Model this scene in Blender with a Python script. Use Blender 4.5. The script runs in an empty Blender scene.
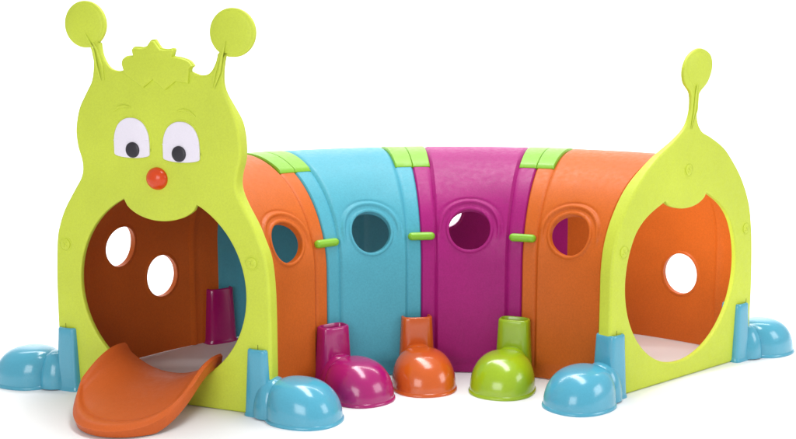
import bpy, bmesh, math
from mathutils import Vector
from math import pi, sin, cos, sqrt

sc = bpy.context.scene
col = sc.collection

# ------------------------------------------------------------------ layout
# The toy is an arc of four tunnel pieces around a centre point on the floor.
CX, CY = 0.1685, -2.4168          # arc centre (world)
TH0, AL = 2.7497, -0.5119         # angle of the head joint, turn per tunnel piece
RC, RT, SPRING = 0.955, 0.340, 0.350   # centre radius, half width, height of the straight walls
STOT = 2 * SPRING + pi * RT


def S2L(c):
    out = []
    for v in c:
        v /= 255.0
        out.append(v / 12.92 if v <= 0.04045 else ((v + 0.055) / 1.055) ** 2.4)
    return out


# ------------------------------------------------------------------ materials
def plastic(name, rgb, rough=0.4, grain=0.06, gscale=260.0, bump=0.15, mottle=0.10, coat=0.0, spec=0.5, sss=0.0):
    m = bpy.data.materials.new(name)
    m.use_nodes = True
    nt = m.node_tree
    N, L = nt.nodes, nt.links
    b = N['Principled BSDF']
    base = S2L(rgb)
    tc = N.new('ShaderNodeTexCoord')
    n1 = N.new('ShaderNodeTexNoise'); n1.inputs['Scale'].default_value = gscale; n1.inputs['Detail'].default_value = 2
    n2 = N.new('ShaderNodeTexNoise'); n2.inputs['Scale'].default_value = 5.0; n2.inputs['Detail'].default_value = 4
    n3 = N.new('ShaderNodeTexNoise'); n3.inputs['Scale'].default_value = 60.0; n3.inputs['Detail'].default_value = 3
    for n in (n1, n2, n3):
        L.new(tc.outputs['Object'], n.inputs['Vector'])
    mr1 = N.new('ShaderNodeMapRange'); mr1.inputs['From Min'].default_value = .3; mr1.inputs['From Max'].default_value = .7
    mr1.inputs['To Min'].default_value = 1 - grain; mr1.inputs['To Max'].default_value = 1 + grain
    L.new(n1.outputs['Fac'], mr1.inputs['Value'])
    mr2 = N.new('ShaderNodeMapRange'); mr2.inputs['From Min'].default_value = .3; mr2.inputs['From Max'].default_value = .7
    mr2.inputs['To Min'].default_value = 1 - mottle; mr2.inputs['To Max'].default_value = 1 + mottle * .6
    L.new(n2.outputs['Fac'], mr2.inputs['Value'])
    mu = N.new('ShaderNodeMath'); mu.operation = 'MULTIPLY'
    L.new(mr1.outputs[0], mu.inputs[0]); L.new(mr2.outputs[0], mu.inputs[1])
    vm = N.new('ShaderNodeVectorMath'); vm.operation = 'SCALE'
    vm.inputs[0].default_value = base
    L.new(mu.outputs[0], vm.inputs['Scale'])
    L.new(vm.outputs[0], b.inputs['Base Color'])
    rr = N.new('ShaderNodeMapRange'); rr.inputs['From Min'].default_value = .3; rr.inputs['From Max'].default_value = .7
    rr.inputs['To Min'].default_value = rough * .85; rr.inputs['To Max'].default_value = min(1, rough * 1.2)
    L.new(n3.outputs['Fac'], rr.inputs['Value']); L.new(rr.outputs[0], b.inputs['Roughness'])
    bp = N.new('ShaderNodeBump'); bp.inputs['Strength'].default_value = bump; bp.inputs['Distance'].default_value = .0012
    L.new(n1.outputs['Fac'], bp.inputs['Height'])
    bp2 = N.new('ShaderNodeBump'); bp2.inputs['Strength'].default_value = bump * .5; bp2.inputs['Distance'].default_value = .0015
    L.new(n2.outputs['Fac'], bp2.inputs['Height']); L.new(bp.outputs[0], bp2.inputs['Normal'])
    L.new(bp2.outputs[0], b.inputs['Normal'])
    b.inputs['Specular IOR Level'].default_value = spec
    b.inputs['Coat Weight'].default_value = coat
    b.inputs['Coat Roughness'].default_value = .13
    if sss:
        b.inputs['Subsurface Weight'].default_value = sss
        b.inputs['Subsurface Radius'].default_value = base
        b.inputs['Subsurface Scale'].default_value = .01
    return m


M = dict(
    lime=plastic('lime_plastic', (192, 206, 60), .55, grain=.05, gscale=240, mottle=.06),
    limeclip=plastic('green_clip_plastic', (122, 178, 32), .4, mottle=.05),
    orange=plastic('orange_plastic', (197, 96, 30), .45, spec=.22, grain=.07, gscale=200, mottle=.07),
    blue=plastic('sky_blue_plastic', (78, 160, 180), .42, spec=.22, grain=.06, gscale=200, mottle=.06),
    purple=plastic('magenta_plastic', (156, 24, 112), .42, spec=.22, grain=.08, gscale=200, mottle=.08),
    tongue=plastic('tongue_plastic', (192, 90, 36), .42, spec=.22, grain=.05, gscale=260, mottle=.05),
    f_blue=plastic('glossy_blue_plastic', (74, 158, 184), .21, grain=.03, bump=.06, mottle=.05, coat=.4),
    f_purple=plastic('glossy_magenta_plastic', (160, 16, 102), .21, grain=.03, bump=.06, mottle=.06, coat=.4),
    f_orange=plastic('glossy_orange_plastic', (196, 86, 22), .21, grain=.03, bump=.06, mottle=.05, coat=.4),
    f_lime=plastic('glossy_lime_plastic', (146, 176, 22), .21, grain=.03, bump=.06, mottle=.05, coat=.4),
    white=plastic('eye_white', (226, 220, 232), .4, grain=.02, mottle=.02),
    black=plastic('pupil_black', (38, 34, 44), .4, grain=.1, mottle=.03),
    nose=plastic('nose_orange', (208, 66, 16), .22, spec=.35, grain=.03, mottle=.08, coat=.2),
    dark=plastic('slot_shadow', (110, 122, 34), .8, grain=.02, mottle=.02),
    floor=plastic('white_studio_floor', (233, 233, 235), .55, grain=.004, bump=.0, mottle=.004, spec=.2),
)

# ------------------------------------------------------------------ helpers
root = bpy.data.objects.new('play_tunnel', None)
col.objects.link(root)
root.location = (CX, CY, 0)
root.empty_display_size = .2
root['label'] = 'caterpillar play tunnel with lime smiling face panel, orange tongue and four coloured arched sections'
root['category'] = 'play tunnel'


def FR(k, u, z, w=0.0):
    """Point at joint k: radius u, height z, w metres out of the tunnel mouth (head side for k<2, tail side else)."""
    t = TH0 + k * AL
    ux, uy = cos(t), sin(t)
    nx, ny = -uy, ux
    if k > 2:
        nx, ny = -nx, -ny
    return Vector((ux * u + nx * w, uy * u + ny * w, z))


def link(name, me, mat, parent, label=None, smooth=35):
    o = bpy.data.objects.new(name, me)
    col.objects.link(o)
    if mat is not None and len(me.materials) == 0:
        me.materials.append(mat)
    if smooth:
        for p in me.polygons:
            p.use_smooth = True
        me.set_sharp_from_angle(angle=math.radians(smooth))
    if parent is not None:
        o.parent = parent
    if label:
        o['label'] = label
    return o


def from_bm(bm, recalc=True):
    if recalc:
        bmesh.ops.recalc_face_normals(bm, faces=bm.faces[:])
    me = bpy.data.meshes.new('m')
    bm.to_mesh(me)
    bm.free()
    return me


def catmull(pts, n=4, closed=False, corners=()):
    """Smooth a polyline; indices in corners stay sharp."""
    out = []
    N = len(pts)
    rng = N if closed else N - 1
    for i in range(rng):
        p1, p2 = pts[i], pts[(i + 1) % N]
        p0 = pts[i - 1] if (closed or i > 0) else p1
        p3 = pts[(i + 2) % N] if (closed or i + 2 < N) else p2
        if i in corners: p0 = p1
        if (i + 1) % N in corners: p3 = p2
        for j in range(n):
            t = j / n
            q = []
            for a in range(2):
                q.append(.5 * (2 * p1[a] + (p2[a] - p0[a]) * t + (2 * p0[a] - 5 * p1[a] + 4 * p2[a] - p3[a]) * t * t
                               + (3 * p1[a] - p0[a] - 3 * p2[a] + p3[a]) * t ** 3))
            out.append(tuple(q))
    if not closed:
        out.append(tuple(pts[-1]))
    return out


def plate(bm, loops, k, w0, w1, bevel, seg=4, thin=None):
    """Flat plate cut from closed (u,z) loops (first the outline, then holes), from depth w0 to w1 with rounded rims."""
    cu = bpy.data.curves.new('c', 'CURVE')
    cu.dimensions = '2D'
    cu.fill_mode = 'BOTH'
    for lp in loops:
        s = cu.splines.new('POLY')
        s.points.add(len(lp) - 1)
        for p, (u, z) in zip(s.points, lp):
            p.co = (u, z, 0, 1)
        s.use_cyclic_u = True
    th = w1 - w0
    cu.bevel_depth = bevel
    cu.bevel_resolution = seg
    cu.extrude = th / 2 - bevel
    cu.offset = -bevel
    o = bpy.data.objects.new('c', cu)
    col.objects.link(o)
    dg = bpy.context.evaluated_depsgraph_get()
    me = bpy.data.meshes.new_from_object(o.evaluated_get(dg))
    bpy.data.objects.remove(o)
    b2 = bmesh.new()
    b2.from_mesh(me)
    bmesh.ops.remove_doubles(b2, verts=b2.verts[:], dist=2e-5)
    mid = (w0 + w1) / 2
    base = len(bm.verts)
    vm = {}
    for v in b2.verts:
        w = mid + v.co.z
        if thin:      # the panel gets thinner toward its feelers
            w = w1 - (w1 - w) * (1 - (1 - thin[2]) * smooth01(thin[0], thin[1], v.co.y))
        if thin:
            q = sqrt((v.co.x - .902) ** 2 + (v.co.y - .336) ** 2)
            w = w1 - (w1 - w) * (1 - .62 * (1 - smooth01(.286, .315, q)))
        vm[v] = bm.verts.new(FR(k, v.co.x, v.co.y, w))
    for f in b2.faces:
        try:
            bm.faces.new([vm[v] for v in f.verts])
        except ValueError:
            pass
    b2.free()


def dome(bm, k, u, z, w, ru, rz, h, nu=32, nv=10, flat=1.0, rot=0.0):
    """Rounded button bulging out of a panel."""
    rings = []
    for j in range(nv):
        a = (pi / 2) * j / nv
        rr, hh = cos(a), sin(a) ** flat
        ring = []
        for i in range(nu):
            t = 2 * pi * i / nu
            x, y = ru * rr * cos(t), rz * rr * sin(t)
            x, y = x * cos(rot) - y * sin(rot), x * sin(rot) + y * cos(rot)
            ring.append(bm.verts.new(FR(k, u + x, z + y, w + h * hh)))
        rings.append(ring)
    top = bm.verts.new(FR(k, u, z, w + h))
    for j in range(nv - 1):
        for i in range(nu):
            bm.faces.new((rings[j][i], rings[j][(i + 1) % nu], rings[j + 1][(i + 1) % nu], rings[j + 1][i]))
    for i in range(nu):
        bm.faces.new((rings[-1][i], rings[-1][(i + 1) % nu], top))
    bm.faces.new(list(reversed(rings[0])))


def ridge(bm, k, pts, w, rad, n=8):
    """Raised bead along (u,z) points with per-point radius, lying on a panel."""
    pts = [Vector(p) for p in pts]
    rings = []
    for i, p in enumerate(pts):
        a = pts[max(0, i - 1)]; b = pts[min(len(pts) - 1, i + 1)]
        d = (b - a).normalized(); s = Vector((-d.y, d.x))
        r = rad[i] if isinstance(rad, (list, tuple)) else rad
        ring = []
        for j in range(n):
            t = 2 * pi * j / n
            q = p + s * (r * cos(t))
            ring.append(bm.verts.new(FR(k, q.x, q.y, w + .75 * r * sin(t))))
        rings.append(ring)
    for i in range(len(rings) - 1):
        for j in range(n):
            bm.faces.new((rings[i][j], rings[i][(j + 1) % n], rings[i + 1][(j + 1) % n], rings[i + 1][j]))
    bm.faces.new(rings[0]); bm.faces.new(list(reversed(rings[-1])))


# ------------------------------------------------------------------ tunnel sections
def profile(s, d):
    """Arch section: arclength s from the foot of the inner wall over the crown to the foot of the outer wall, d outward."""
    if s < SPRING:
        return RC - RT - d, s
    if s > STOT - SPRING:
        return RC + RT + d, STOT - s
    a = (s - SPRING) / RT
    return RC - (RT + d) * cos(a), SPRING + (RT + d) * sin(a) * .970


def smooth01(a, b, x):
    t = min(1, max(0, (x - a) / (b - a)))
    return t * t * (3 - 2 * t)


def section(k, mat, holes, label, t0=0.0, t1=1.0):
    # holes: (tc, sc, R, patch half in t, patch half in s)
    def lines(lo, hi, step, marks):
        ms = sorted(set([lo, hi] + [m for m in marks if lo < m < hi]))
        out = []
        for a, b in zip(ms, ms[1:]):
            n = max(1, int(round((b - a) / step)))
            out += [a + (b - a) * i / n for i in range(n)]
        out.append(ms[-1])
        return out
    tm = [.006, .014, .13, .142, .154, .166, .178]
    tm = tm + [1 - x for x in tm]
    tm = [x for x in tm if t0 < x < t1]
    smk = [.012, .03, .042, .054, STOT - .012, STOT - .03, SPRING, STOT - SPRING]
    for h in holes:
        tm = [x for x in tm if abs(x - (h[0] - h[3])) > .008 and abs(x - (h[0] + h[3])) > .008]
    for h in holes:
        tm += [h[0] - h[3], h[0] + h[3]]
        smk = [x for x in smk if abs(x - (h[1] - h[4])) > .006 and abs(x - (h[1] + h[4])) > .006]
        smk += [h[1] - h[4], h[1] + h[4]]
    T = lines(t0, t1, .022, tm)
    S = lines(0, STOT, .0135, smk)

    def relief(t, s):
        e = min(t - t0 if t0 > 0 else t, (t1 - t) if t1 < 1 else 1 - t)
        e = min(t, 1 - t)
        d = -.006 * (1 - smooth01(0, .012, e))
        body = smooth01(.146, .166, e)
        sb = min(s, STOT - s)
        body *= smooth01(.030, .046, sb)
        d += .006 * body
        g = (e - .142) / .009
        if sb > .03:
            d -= .003 * math.exp(-g * g)
        for (tc, scn, R, a, b) in holes:
            r_here = profile(scn, 0)[0]
            dx = (t - tc) * r_here * abs(AL)
            dy = s - scn
            if scn > STOT / 2: dy = -dy
            if scn > STOT / 2: dy /= 1.13
            q = sqrt(dx * dx + dy * dy)
            if q < R + .07:
                d += .0045 * (1 - smooth01(R + .007, R + .0115, q)) - .003 * (1 - smooth01(R - .001, R + .003, q))
                if scn < STOT / 2:
                    up = smooth01(-.035, .02, dy)
                    d += .006 * up * smooth01(R + .020, R + .026, q) * (1 - smooth01(R + .030, R + .036, q))
                    d -= .0025 * up * math.exp(-((q - R - .040) / .003) ** 2)
        return d

    V2 = []        # param verts
    idx = {}
    F = []

    def vert(t, s):
        V2.append((t, s)); return len(V2) - 1

    def g(i, j):
        if (i, j) not in idx:
            idx[(i, j)] = vert(T[i], S[j])
        return idx[(i, j)]

    def near(L, v):
        return min(range(len(L)), key=lambda i: abs(L[i] - v))
    rects = []
    for h in holes:
        rects.append((near(T, h[0] - h[3]), near(T, h[0] + h[3]), near(S, h[1] - h[4]), near(S, h[1] + h[4]), h))
    for i in range(len(T) - 1):
        for j in range(len(S) - 1):
            if any(r[0] <= i < r[1] and r[2] <= j < r[3] for r in rects):
                continue
            F.append((g(i, j), g(i + 1, j), g(i + 1, j + 1), g(i, j + 1)))
    for i0, i1, j0, j1, h in rects:
        loop = [g(i, j0) for i in range(i0, i1)] + [g(i1, j) for j in range(j0, j1)] \
            + [g(i, j1) for i in range(i1, i0, -1)] + [g(i0, j) for j in range(j1, j0, -1)]
        r_here = profile(h[1], 0)[0]
        at = h[2] / (r_here * abs(AL))
        NR = 26
        prev = loop
        P = [V2[q] for q in loop]
        n = len(loop)
        C = []
        for (t, s) in P:
            x, y = (t - h[0]) / h[3], (s - h[1]) / h[4]
            # spread the angle evenly round the circle
            ang = math.atan2(y, x)
            C.append((h[0] + at * cos(ang), h[1] + h[2] * (1.13 if h[1] > STOT / 2 else 1) * sin(ang)))
        for m in range(1, NR + 1):
            f = m / NR
            cur = []
            for a in range(n):
                cur.append(vert(P[a][0] + (C[a][0] - P[a][0]) * f, P[a][1] + (C[a][1] - P[a][1]) * f))
            for a in range(n):
                b = (a + 1) % n
                F.append((prev[a], prev[b], cur[b], cur[a]))
            prev = cur
    bm = bmesh.new()
    TH = .010

    def to3(t, s, d):
        r, z = profile(s, d)
        a = TH0 + (k + t) * AL
        return Vector((r * cos(a), r * sin(a), max(z, 0) + .003))
    A = [bm.verts.new(to3(t, s, relief(t, s))) for t, s in V2]
    def back(t, s):
        e = min(t, 1 - t)
        d = -TH - .006 * math.exp(-((e - .150) / .010) ** 2)
        for (tc, scn, R, a, b) in holes:
            dx = (t - tc) * profile(scn, 0)[0] * abs(AL)
            q = sqrt(dx * dx + ((s - scn) / (1.13 if scn > STOT / 2 else 1)) ** 2)
            d -= .003 * (1 - smooth01(R + .004, R + .010, q))
        return d
    B = [bm.verts.new(to3(t, s, back(t, s))) for t, s in V2]
    ed = {}
    for f in F:
        bm.faces.new([A[q] for q in f])
        bm.faces.new([B[q] for q in reversed(f)])
        for a, b in zip(f, f[1:] + f[:1]):
            ed[(a, b)] = ed.get((a, b), 0) + 1
    for (a, b) in list(ed):
        if (b, a) not in ed:
            bm.faces.new((A[b], A[a], B[a], B[b]))
    me = from_bm(bm)
    return link('tunnel_section', me, mat, root, label, 40)


WIN_S = SPRING + RT * math.asin(.108 / RT)
H_IN = lambda tc=.5, R=.065: (tc, WIN_S, R, .335 if abs(tc - .5) < .03 else .30, .112)
OUT1 = (.395, STOT - SPRING - .04, .062, .118, .088)
OUT2 = (.655, STOT - .262, .062, .118, .088)
section(0, M['orange'], [H_IN(.53, .062), OUT1, OUT2], 'orange arched tunnel section behind the smiling head panel', t0=.035)
section(1, M['blue'], [H_IN(.495)], 'sky blue arched tunnel section with round window')
section(2, M['purple'], [H_IN(.475), (.312, STOT - SPRING - .0756, .062, .118, .088)], 'magenta arched tunnel section with round window')
section(3, M['orange'], [H_IN(.47), (.640, STOT - .240, .063, .118, .090)], 'orange arched tunnel section next to the tail panel', t1=.965)

# ------------------------------------------------------------------ covers over the joints, small clips on the inner wall
def joint_cover(k):
    bm = bmesh.new()
    apex = STOT / 2
    s0, s1 = apex - .175, apex + .11
    for sg in (-1, 1):
        nx, ns = 14, 30
        grid = {}
        for i in range(nx + 1):
            for j in range(ns + 1):
                x = .0008 + .064 * (.5 - .5 * cos(pi * i / nx))
                s = s0 + (s1 - s0) * j / ns
                ex = min(x + .0012, .0648 - x); es = min(s - s0, s1 - s)
                rd = smooth01(-.0015, .0035, ex) * smooth01(-.002, .006, es)
                d = .003 + .0075 * rd
                r, z = profile(s, d)
                a = TH0 + k * AL + sg * x / (.9)
                r0, z0 = profile(s, -.006)
                grid[i, j] = (bm.verts.new((r * cos(a), r * sin(a), z)), bm.verts.new((r0 * cos(a), r0 * sin(a), z0)))
        for i in range(nx):
            for j in range(ns):
                q = [grid[i, j], grid[i + 1, j], grid[i + 1, j + 1], grid[i, j + 1]]
                bm.faces.new([v[0] for v in q]); bm.faces.new([v[1] for v in reversed(q)])
        loop = [(i, 0) for i in range(nx)] + [(nx, j) for j in range(ns)] + [(i, ns) for i in range(nx, 0, -1)] + [(0, j) for j in range(ns, 0, -1)]
        for a, b in zip(loop, loop[1:] + loop[:1]):
            bm.faces.new((grid[b][0], grid[a][0], grid[a][1], grid[b][1]))
    link('joint_cover', from_bm(bm), M['limeclip'], root, None, 50)


def joint_clip(k, z=.440):
    bm = bmesh.new()
    L, R = .042, .0125
    nx = 26
    rings = []
    for i in range(nx + 1):
        x = -L + 2 * L * (.5 - .5 * cos(pi * i / nx))
        e = L - abs(x)
        h = R * sqrt(max(0, 1 - ((R - e) / R) ** 2)) if e < R else R
        h = max(h, .0006)
        ring = []
        for j in range(14):
            t = 2 * pi * j / 14
            s = SPRING + (z - SPRING) * 1.02 + h * cos(t)
            d = .004 + (.014 * min(1, h / R)) * max(-.8, sin(t))
            r, zz = profile(s, d + .004)
            a = TH0 + k * AL - x / .61
            ring.append(bm.verts.new((r * cos(a), r * sin(a), zz)))
        rings.append(ring)
    for i in range(nx):
        for j in range(14):
            bm.faces.new((rings[i][j], rings[i][(j + 1) % 14], rings[i + 1][(j + 1) % 14], rings[i + 1][j]))
    bm.faces.new(rings[0]); bm.faces.new(list(reversed(rings[-1])))
    link('joint_clip', from_bm(bm), M['limeclip'], root, None, 60)


for k in (1, 2, 3):
    joint_cover(k)
    joint_clip(k)

# ------------------------------------------------------------------ head panel
W0, W1 = -.010, .036
left = [(1.276, 0.0), (1.276, 0.12), (1.276, 0.203), (1.276, 0.271), (1.274, 0.363), (1.267, 0.455), (1.256, 0.500), (1.234, 0.551), (1.196, 0.609),
        (1.168, 0.652), (1.164, 0.692), (1.178, 0.741), (1.181, 0.792), (1.166, 0.849), (1.138, 0.894), (1.116, 0.93), (1.108, 0.979), (1.109, 1.035)]
ballL = (1.1335, 1.088, .070, .066)
ballR = (.652, 1.063, .070, .066)


def arc(b, a0, a1, n):
    return [(b[0] + b[2] * cos(math.radians(a0 + (a1 - a0) * i / n)), b[1] + b[3] * sin(math.radians(a0 + (a1 - a0) * i / n))) for i in range(n + 1)]


# u grows to the left of the picture, so the outline runs up the left edge and down the right one
stalkL = [(1.083, 1.036), (1.078, 1.004), (1.064, 0.977), (1.046, 0.962), (1.021, 0.957), (0.999, 0.962)]
hair = [(1.010, 0.977), (1.006, 0.991), (0.992, 1.0), (0.970, 1.001), (0.974, 1.021), (0.963, 1.026), (0.938, 1.024), (0.924, 1.028),
        (0.912, 1.043), (0.898, 1.046), (0.888, 1.032), (0.880, 1.022), (0.860, 1.019), (0.838, 1.022), (0.835, 1.016), (0.840, 1.0),
        (0.812, 0.996), (0.788, 0.988), (0.774, 0.973), (0.784, 0.966), (0.785, 0.958)]
hair_s = catmull(hair, 3, corners=(0, 3, 4, 6, 7, 9, 11, 13, 15, 18, 20))
stalkR = [(0.757, 0.948), (0.733, 0.950), (0.717, 0.962), (0.704, 0.985), (0.698, 1.006)]
right = [(0.676, 0.998), (0.682, 0.965), (0.683, 0.93), (0.676, 0.898), (0.660, 0.862), (0.643, 0.821), (0.634, 0.770), (0.635, 0.719), (0.647, 0.677),
         (0.649, 0.638), (0.631, 0.594), (0.600, 0.541), (0.580, 0.497), (0.561, 0.446), (0.552, 0.376), (0.549, 0.292), (.549, .15), (.549, 0.0)]
# ball arcs: in (u,z) the left edge of the picture is +u
outL = catmull(left, 4)
outline = outL[:-1]
outline += [p for p in arc(ballL, -112, 231, 44)]
outline += catmull(stalkL, 4)
outline += hair_s
outline += catmull(stalkR, 4)
outline += [p for p in arc(ballR, -54, 289, 44)]
outline += catmull(right, 4)[1:]
# clean bottom corners
OC, OR_ = (.9045, .339), .2795


def opening(cx, cz, R, uL, uR, zL, zR, dip_u, dip_z):
    aL = math.atan2(zL - cz, uL - cx); aR = math.atan2(zR - cz, uR - cx)
    # uL is the larger u; go round underneath from uL to uR
    a0 = aL; a1 = aR - 2 * pi
    pts = []
    n = 90
    RL = math.hypot(uL - cx, zL - cz); RR = math.hypot(uR - cx, zR - cz)
    for i in range(n + 1):
        f = i / n
        r = R + (RL - R) * (1 - smooth01(0, .12, f)) + (RR - R) * smooth01(.88, 1, f)
        a = a0 + (a1 - a0) * f
        pts.append((cx + r * cos(a), cz + r * sin(a)))
    m = 24
    for i in range(1, m):
        f = i / m
        # smile lip hanging down between the two notches
        u = uR + (uL - uR) * f
        zc = zR + (zL - zR) * f
        pts.append((u, zc - (zc - dip_z) * sqrt(max(0, 1 - (2 * f - 1) ** 2)) ** 1.25))
    return pts


op = opening(OC[0], OC[1], OR_, 1.022, .777, .592, .587, .9, .534)
bm = bmesh.new()
plate(bm, [outline, op], 0, W0, W1, .009, 5, thin=(.80, .93, .32))
# lightly domed feeler discs, hair relief, brows, stalk ridges
dome(bm, 0, ballL[0], ballL[1], W1 - .001, .062, .059, .006, flat=1.0)
dome(bm, 0, ballR[0], ballR[1], W1 - .001, .062, .059, .006, flat=1.0)
for o_ in (0, .016):
    ridge(bm, 0, [(1.127 - .3 * o_, 1.062), (1.103 - o_ * .6, 1.015), (1.094 - o_, .970), (1.080 - o_ * .5, .930)], W1 + (.006 if not o_ else .001), [.001, .0042, .0042, .001])
for o_ in (0, .016):
    ridge(bm, 0, [(.668 + .3 * o_, 1.040), (.681 + o_ * .5, 1.000), (.690 + o_, .955), (.708 + o_ * .5, .912)], W1 + (.006 if not o_ else .001), [.001, .0042, .0042, .001])
hz = [(.790, .925), (.832, .930), (.866, .906), (.906, .934), (.938, .912), (.976, .934), (1.000, .950)]
hp = [(u * .985 + .0135, (z - .95) * .93 + .951) for u, z in hair_s] + hz
plate(bm, [hp], 0, W1 - .006, W1 + .007, .004, 3)
ridge(bm, 0, [(1.045, .842), (1.028, .855), (1.005, .858), (.984, .856)], W1 + .001, [.001, .0045, .005, .001])
ridge(bm, 0, [(.832, .848), (.812, .852), (.792, .846), (.772, .834)], W1 + .001, [.001, .0045, .005, .001])
head = link('head_panel', from_bm(bm), M['lime'], root, None, 32)


def eye(cu, cz, w, h, pu, pz):
    # flat-bottomed egg
    pts = [(-.50, -.30), (-.50, -.10), (-.47, .12), (-.36, .34), (-.18, .47), (0, .5), (.18, .47), (.36, .34), (.47, .12), (.50, -.10), (.50, -.30),
           (.49, -.42), (.38, -.47), (.15, -.5), (-.15, -.5), (-.38, -.47), (-.49, -.42)]
    lp = catmull([(cu + a * w, cz + b * h) for a, b in pts], 4, closed=True)
    bm = bmesh.new()
    plate(bm, [lp], 0, W1 - .004, W1 + .0035, .003, 3)
    for sg in (-1, 1):
        ridge(bm, 0, [(cu + sg * w * .5, cz - .008), (cu + sg * w * .38, cz - .005)], W1 + .0035, .0012, 6)
    e = link('eye', from_bm(bm), M['white'], head)
    bm = bmesh.new()
    dome(bm, 0, pu, pz, W1 + .003, .0225, .0225, .007, 36, 8, .35)
    link('pupil', from_bm(bm), M['black'], head)
    # moulded rim round the eye
    rim = [(cu + a * w * 1.05, cz + b * h * 1.05) for a, b in pts]
    rim = catmull(rim, 3, closed=True)
    bm = bmesh.new()
    ridge(bm, 0, rim + rim[:2], W1 - .0005, .0028, 6)
    link('eye_rim', from_bm(bm), M['lime'], head)


eye(.986, .769, .120, .114, .981, .735)
eye(.8215, .762, .120, .114, .827, .729)
bm = bmesh.new()
dome(bm, 0, .904, .656, W1 - .002, .035, .0325, .026, 40, 12)
link('nose', from_bm(bm), M['nose'], head)


def screw(parent, k, u, z, w):
    bm = bmesh.new()
    dome(bm, k, u, z, w - .001, .0165, .0165, .006, 28, 6, .4)
    # cross head
    for a in (35, 125):
        c, s = cos(math.radians(a)), sin(math.radians(a))
        ridge(bm, k, [(u - .009 * c, z - .009 * s), (u + .009 * c, z + .009 * s)], w + .0048, .0022, 6)
    link('screw', from_bm(bm), M['lime'], parent)
    # moulded collar
    bm = bmesh.new()
    ring = [(u + .021 * cos(t * pi / 12), z + .021 * sin(t * pi / 12)) for t in range(26)]
    ridge(bm, k, ring, w - .0008, .0022, 6)
    link('screw_collar', from_bm(bm), M['lime'], parent)


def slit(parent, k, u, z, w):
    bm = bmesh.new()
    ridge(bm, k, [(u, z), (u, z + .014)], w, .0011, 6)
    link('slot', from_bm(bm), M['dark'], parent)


screw(head, 0, 1.233, .446, W1); screw(head, 0, .604, .434, W1)
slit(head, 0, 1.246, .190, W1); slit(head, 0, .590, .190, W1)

# ------------------------------------------------------------------ tail panel
lf = [(1.280, 0.0), (1.280, 0.126), (1.281, 0.244), (1.274, 0.37), (1.263, 0.454), (1.241, 0.531), (1.192, 0.612), (1.125, 0.682), (1.080, 0.716), (1.017, 0.747),
      (0.968, 0.768), (0.943, 0.803), (0.942, 0.850), (0.950, 0.885), (0.990, 0.918), (1.010, 0.962), (0.998, 1.000), (0.953, 1.019), (0.918, 1.014),
      (0.884, 0.992), (0.866, 0.955), (0.873, 0.918), (0.904, 0.887), (0.910, 0.850), (0.903, 0.815), (0.883, 0.782), (0.838, 0.748), (0.745, 0.694), (0.662, 0.622),
      (0.600, 0.536), (0.568, 0.46), (0.556, 0.385), (0.555, 0.30), (0.555, 0.15), (0.555, 0.0)]
bm = bmesh.new()
op2 = opening(.9, .333, .279, 1.006, .800, .575, .566, .9, .536)
plate(bm, [catmull(lf, 5), op2], 4, W0, W1, .009, 5, thin=(.58, .80, .30))
dome(bm, 4, .940, .955, W1 - .001, .060, .052, .006, rot=-.35)
for o_ in (0, .013):
    ridge(bm, 4, [(.934 + .3 * o_, .935), (.927 + o_ * .8, .885), (.922 + o_, .835), (.908 + o_ * .5, .778)], W1 + (.0025 if not o_ else .001), [.001, .004, .004, .001])
tail = link('tail_panel', from_bm(bm), M['lime'], root, None, 32)
screw(tail, 4, .607, .435, W1); screw(tail, 4, 1.228, .440, W1); screw(tail, 4, .906, .654, W1)
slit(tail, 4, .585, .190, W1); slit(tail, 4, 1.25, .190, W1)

# ------------------------------------------------------------------ tongue ramp
bm = bmesh.new()
NA, NB = 44, 36
V0 = -.045


def tongue_pt(a, b, d):
    vt = .105 + .230 * sqrt(max(0, 1 - a * a))
    v = V0 + (vt - V0) * b
    f = (v - V0) / (.335 - V0)
    w = .172 + .006 * smooth01(0, .5, f)
    u = .903 - .012 * f + w * a
    # cross section follows the mouth near the panel and flattens toward the tip
    zc = .074 - .052 * smooth01(.05, 1, f) + .010 * sin(pi * f)
    curl = .072 * (1 - smooth01(.1, .95, f))
    z = zc + curl * abs(a) ** 2.2
    e = 1 - abs(a)
    z += .009 * smooth01(.84, .91, max(abs(a), b)) + .004
    z -= .012 * smooth01(.955, 1.0, max(abs(a), b))
    return u, v, z - d


def tth(a, b):
    return .030


grid = {}
for i in range(NA + 1):
    a = sin(-pi / 2 + pi * i / NA)
    for j in range(NB + 1):
        b = j / NB
        b = 1 - (1 - b) ** 1.25
        u, v, z = tongue_pt(a, b, 0)
        u2, v2 = u, v
        zl = max(.004, z - .034)
        grid[i, j] = (bm.verts.new(FR(0, u, z, v + W1)), bm.verts.new(FR(0, .905 + (u2 - .905) * .97, zl, v2 * .97 + W1)))
for i in range(NA):
    for j in range(NB):
        q = [grid[i, j], grid[i + 1, j], grid[i + 1, j + 1], grid[i, j + 1]]
        bm.faces.new([v[0] for v in q]); bm.faces.new([v[1] for v in reversed(q)])
loop = [(i, 0) for i in range(NA)] + [(NA, j) for j in range(NB)] + [(i, NB) for i in range(NA, 0, -1)] + [(0, j) for j in range(NB, 0, -1)]
for a, b in zip(loop, loop[1:] + loop[:1]):
    bm.faces.new((grid[b][0], grid[a][0], grid[a][1], grid[b][1]))
me = from_bm(bm)
tg = link('tongue', me, M['tongue'], root, 'orange tongue-shaped ramp hanging out of the mouth', 60)
bv = tg.modifiers.new('bevel', 'BEVEL'); bv.width = .007; bv.segments = 4; bv.limit_method = 'ANGLE'; bv.angle_limit = math.radians(50)

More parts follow.
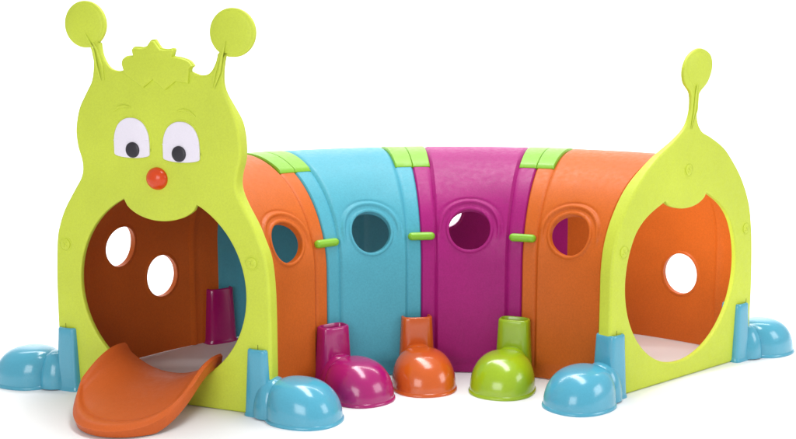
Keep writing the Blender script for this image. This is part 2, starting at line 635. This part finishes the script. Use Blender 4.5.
# ------------------------------------------------------------------ feet
def foot(k, side, mat, label, panel=False, R0=None, splay=0.0, zs=.192, w_off=0.0):
    """side -1: points to the arc centre, +1: away from it. Toe dome plus the open-topped socket standing at the wall."""
    t = TH0 + k * AL
    e = Vector((cos(t), sin(t), 0)) * side            # toe direction
    n = Vector((-sin(t), cos(t), 0))                  # across
    if k > 2: n = -n
    if splay:
        e, n0 = (e * cos(splay) + n * sin(splay)), n
        n = Vector((-e.y, e.x, 0))
    org = Vector((cos(t), sin(t), 0)) * R0 + Vector((w_off, 0, 0))

    if panel:
        org = org + Vector((-sin(t), cos(t), 0)) * (1 if k < 2 else -1) * .014

    def P(x, y, z):
        return org + e * x + n * y + Vector((0, 0, z))
    # toe: x 0.045 .. 0.255 from the socket centre
    bm = bmesh.new()
    LX, WY, H = .106, .096, .114
    cx = (.026 if side < 0 else .064) + LX
    nu, nv = 56, 22
    rings = []
    prof = [(1.035, 0.0), (1.04, .003), (1.035, .006), (1.01, .009)]
    for j in range(nv):
        a = (pi / 2) * j / nv
        prof.append((cos(a) ** .66 * 1.0, .010 + (H - .010) * sin(a) ** .92))
    for f, z in prof:
        ring = []
        for i in range(nu):
            q = 2 * pi * i / nu
            cxx, syy = cos(q), sin(q)
            px = math.copysign(abs(cxx) ** .9, cxx); py = math.copysign(abs(syy) ** .9, syy)
            # the crown leans back toward the socket
            lean = -.020 * (z / H) ** 2
            ring.append(bm.verts.new(P(cx + LX * f * px + lean, WY * f * py, z)))
        rings.append(ring)
    top = bm.verts.new(P(cx - .020, 0, H))
    for r0, r1 in zip(rings, rings[1:]):
        for i in range(nu):
            bm.faces.new((r0[i], r0[(i + 1) % nu], r1[(i + 1) % nu], r1[i]))
    for i in range(nu):
        bm.faces.new((rings[-1][i], rings[-1][(i + 1) % nu], top))
    bm.faces.new(list(reversed(rings[0])))
    # instep collar hugging the socket
    xc = .034 if side < 0 else .058
    rings = []
    for j in range(14):
        a = (pi / 2) * j / 14
        f, z = cos(a) ** .75, .004 + .106 * sin(a)
        rings.append([bm.verts.new(P(xc + .056 * f * cos(2 * pi * i / 40), .064 * f * sin(2 * pi * i / 40), z)) for i in range(40)])
    top = bm.verts.new(P(xc, 0, .110))
    for r0, r1 in zip(rings, rings[1:]):
        for i in range(40):
            bm.faces.new((r0[i], r0[(i + 1) % 40], r1[(i + 1) % 40], r1[i]))
    for i in range(40):
        bm.faces.new((rings[-1][i], rings[-1][(i + 1) % 40], top))
    bm.faces.new(list(reversed(rings[0])))
    ft = link('foot', from_bm(bm), mat, root, label, 40)
    # socket: tapering rounded column, open at the top
    bm = bmesh.new()
    nq = 48
    hx, hy = (.037, .040) if panel else (.036, .055)

    def ring(sx, sy, z, pw=.42 if panel else .62):
        out = []
        for i in range(nq):
            q = 2 * pi * i / nq
            c, s = cos(q), sin(q)
            out.append(bm.verts.new(P(sx * math.copysign(abs(c) ** pw, c), sy * math.copysign(abs(s) ** pw, s), z)))
        return out
    rs = [ring(hx * 1.14, hy * 1.12, .0), ring(hx * 1.15, hy * 1.13, .004), ring(hx * 1.10, hy * 1.06, .009), ring(hx * 1.08, hy * 1.04, .014)]
    for i in range(1, 9):
        f = i / 8
        rs.append(ring(hx * (1.08 - .22 * f), hy * (1.04 - .16 * f), .014 + (zs - .020) * f))
    tx, ty = hx * .86, hy * .88
    rs += [ring(tx - .0012, ty - .0012, zs - .002), ring(tx - .004, ty - .004, zs), ring(tx - .007, ty - .007, zs),
           ring(tx - .0085, ty - .0085, zs - .003), ring(tx - .010, ty - .010, zs - .05)]
    for r0, r1 in zip(rs, rs[1:]):
        for i in range(nq):
            bm.faces.new((r0[i], r0[(i + 1) % nq], r1[(i + 1) % nq], r1[i]))
    bm.faces.new(list(reversed(rs[0]))); bm.faces.new(rs[-1])
    link('socket', from_bm(bm), mat, ft, None, 50)


foot(0, +1, M['f_blue'], 'sky blue foot at the left edge of the head panel', True, 1.240)
foot(0, -1, M['f_blue'], 'sky blue foot at the right edge of the head panel', True, .590)
foot(4, -1, M['f_blue'], 'sky blue foot at the near edge of the tail panel', True, .585)
foot(4, +1, M['f_blue'], 'sky blue foot at the far edge of the tail panel', True, 1.222)
foot(1, -1, M['f_purple'], 'magenta foot under the orange and blue joint', False, .590)
foot(2, -1, M['f_orange'], 'orange foot under the blue and magenta joint', False, .598, w_off=-.018)
foot(3, -1, M['f_lime'], 'lime green foot under the magenta and orange joint', False, .590, w_off=-.014)
foot(1, +1, M['f_purple'], 'magenta foot on the outer side, its socket seen through the mouth', False, 1.285)

# ------------------------------------------------------------------ floor: a seamless white studio sweep
bm = bmesh.new()
prof = [(-14 + i, 0.0) for i in range(17)]
prof += [(2 + 3.0 * sin(a * pi / 48), 3.0 - 3.0 * cos(a * pi / 48)) for a in range(1, 25)] + [(5.0, 3.5), (5.0, 7.0)]
cols = []
for x in range(-14, 15, 2):
    cols.append([bm.verts.new((x, y, z)) for y, z in prof])
for a, b in zip(cols, cols[1:]):
    for i in range(len(prof) - 1):
        bm.faces.new((a[i], b[i], b[i + 1], a[i + 1]))
fl = link('floor', from_bm(bm, False), M['floor'], None, None, 60)
fl['kind'] = 'structure'

# ------------------------------------------------------------------ light
w = bpy.data.worlds.new('World')
sc.world = w
w.use_nodes = True
bg = w.node_tree.nodes['Background']
bg.inputs['Color'].default_value = (1, 1, 1, 1)
bg.inputs['Strength'].default_value = .56


def area(name, loc, target, size, size_y, power, color=(1, 1, 1)):
    l = bpy.data.lights.new(name, 'AREA')
    l.shape = 'RECTANGLE'; l.size = size; l.size_y = size_y; l.energy = power; l.color = color
    o = bpy.data.objects.new(name, l)
    col.objects.link(o)
    o.location = loc
    o.rotation_euler = (Vector(target) - Vector(loc)).to_track_quat('-Z', 'Y').to_euler()
    return o


area('right_softbox', (4.9, -3.7, 2.2), (.5, -1.8, .2), 2.2, 2.2, 75)
area('left_softbox', (-1.5, -6.1, 1.5), (.6, -1.8, .3), 2.2, 1.8, 62)
area('top_softbox', (.3, -1.6, 4.6), (.1, -1.7, 0), 4.2, 1.1, 185)
_lp = Vector((CX, CY, 0)) + FR(3.74, .90, .600)
_lt = Vector((CX, CY, 0)) + FR(3.62, 1.25, .12)
area('added_tail_fill', _lp, _lt, .16, .16, 2.3)  # added fill, hidden under the roof to brighten the tail interior; no toy fixture
area('backdrop_light', (0, .8, 5.0), (0, 4.6, 1.6), 9.0, 1.4, 680)

# ------------------------------------------------------------------ camera
cam = bpy.data.cameras.new('camera')
co = bpy.data.objects.new('camera', cam)
col.objects.link(co)
cam.sensor_fit = 'HORIZONTAL'
cam.sensor_width = 36
cam.lens = 36 * 1144.39 / 796
co.location = (0, -5.3206, 1.0345)
co.rotation_euler = (pi / 2 - .1529, 0, 0)
cam.clip_end = 500
sc.camera = co
sc.view_settings.view_transform = 'Standard'
sc.view_settings.look = 'None'
sc.view_settings.exposure = 0
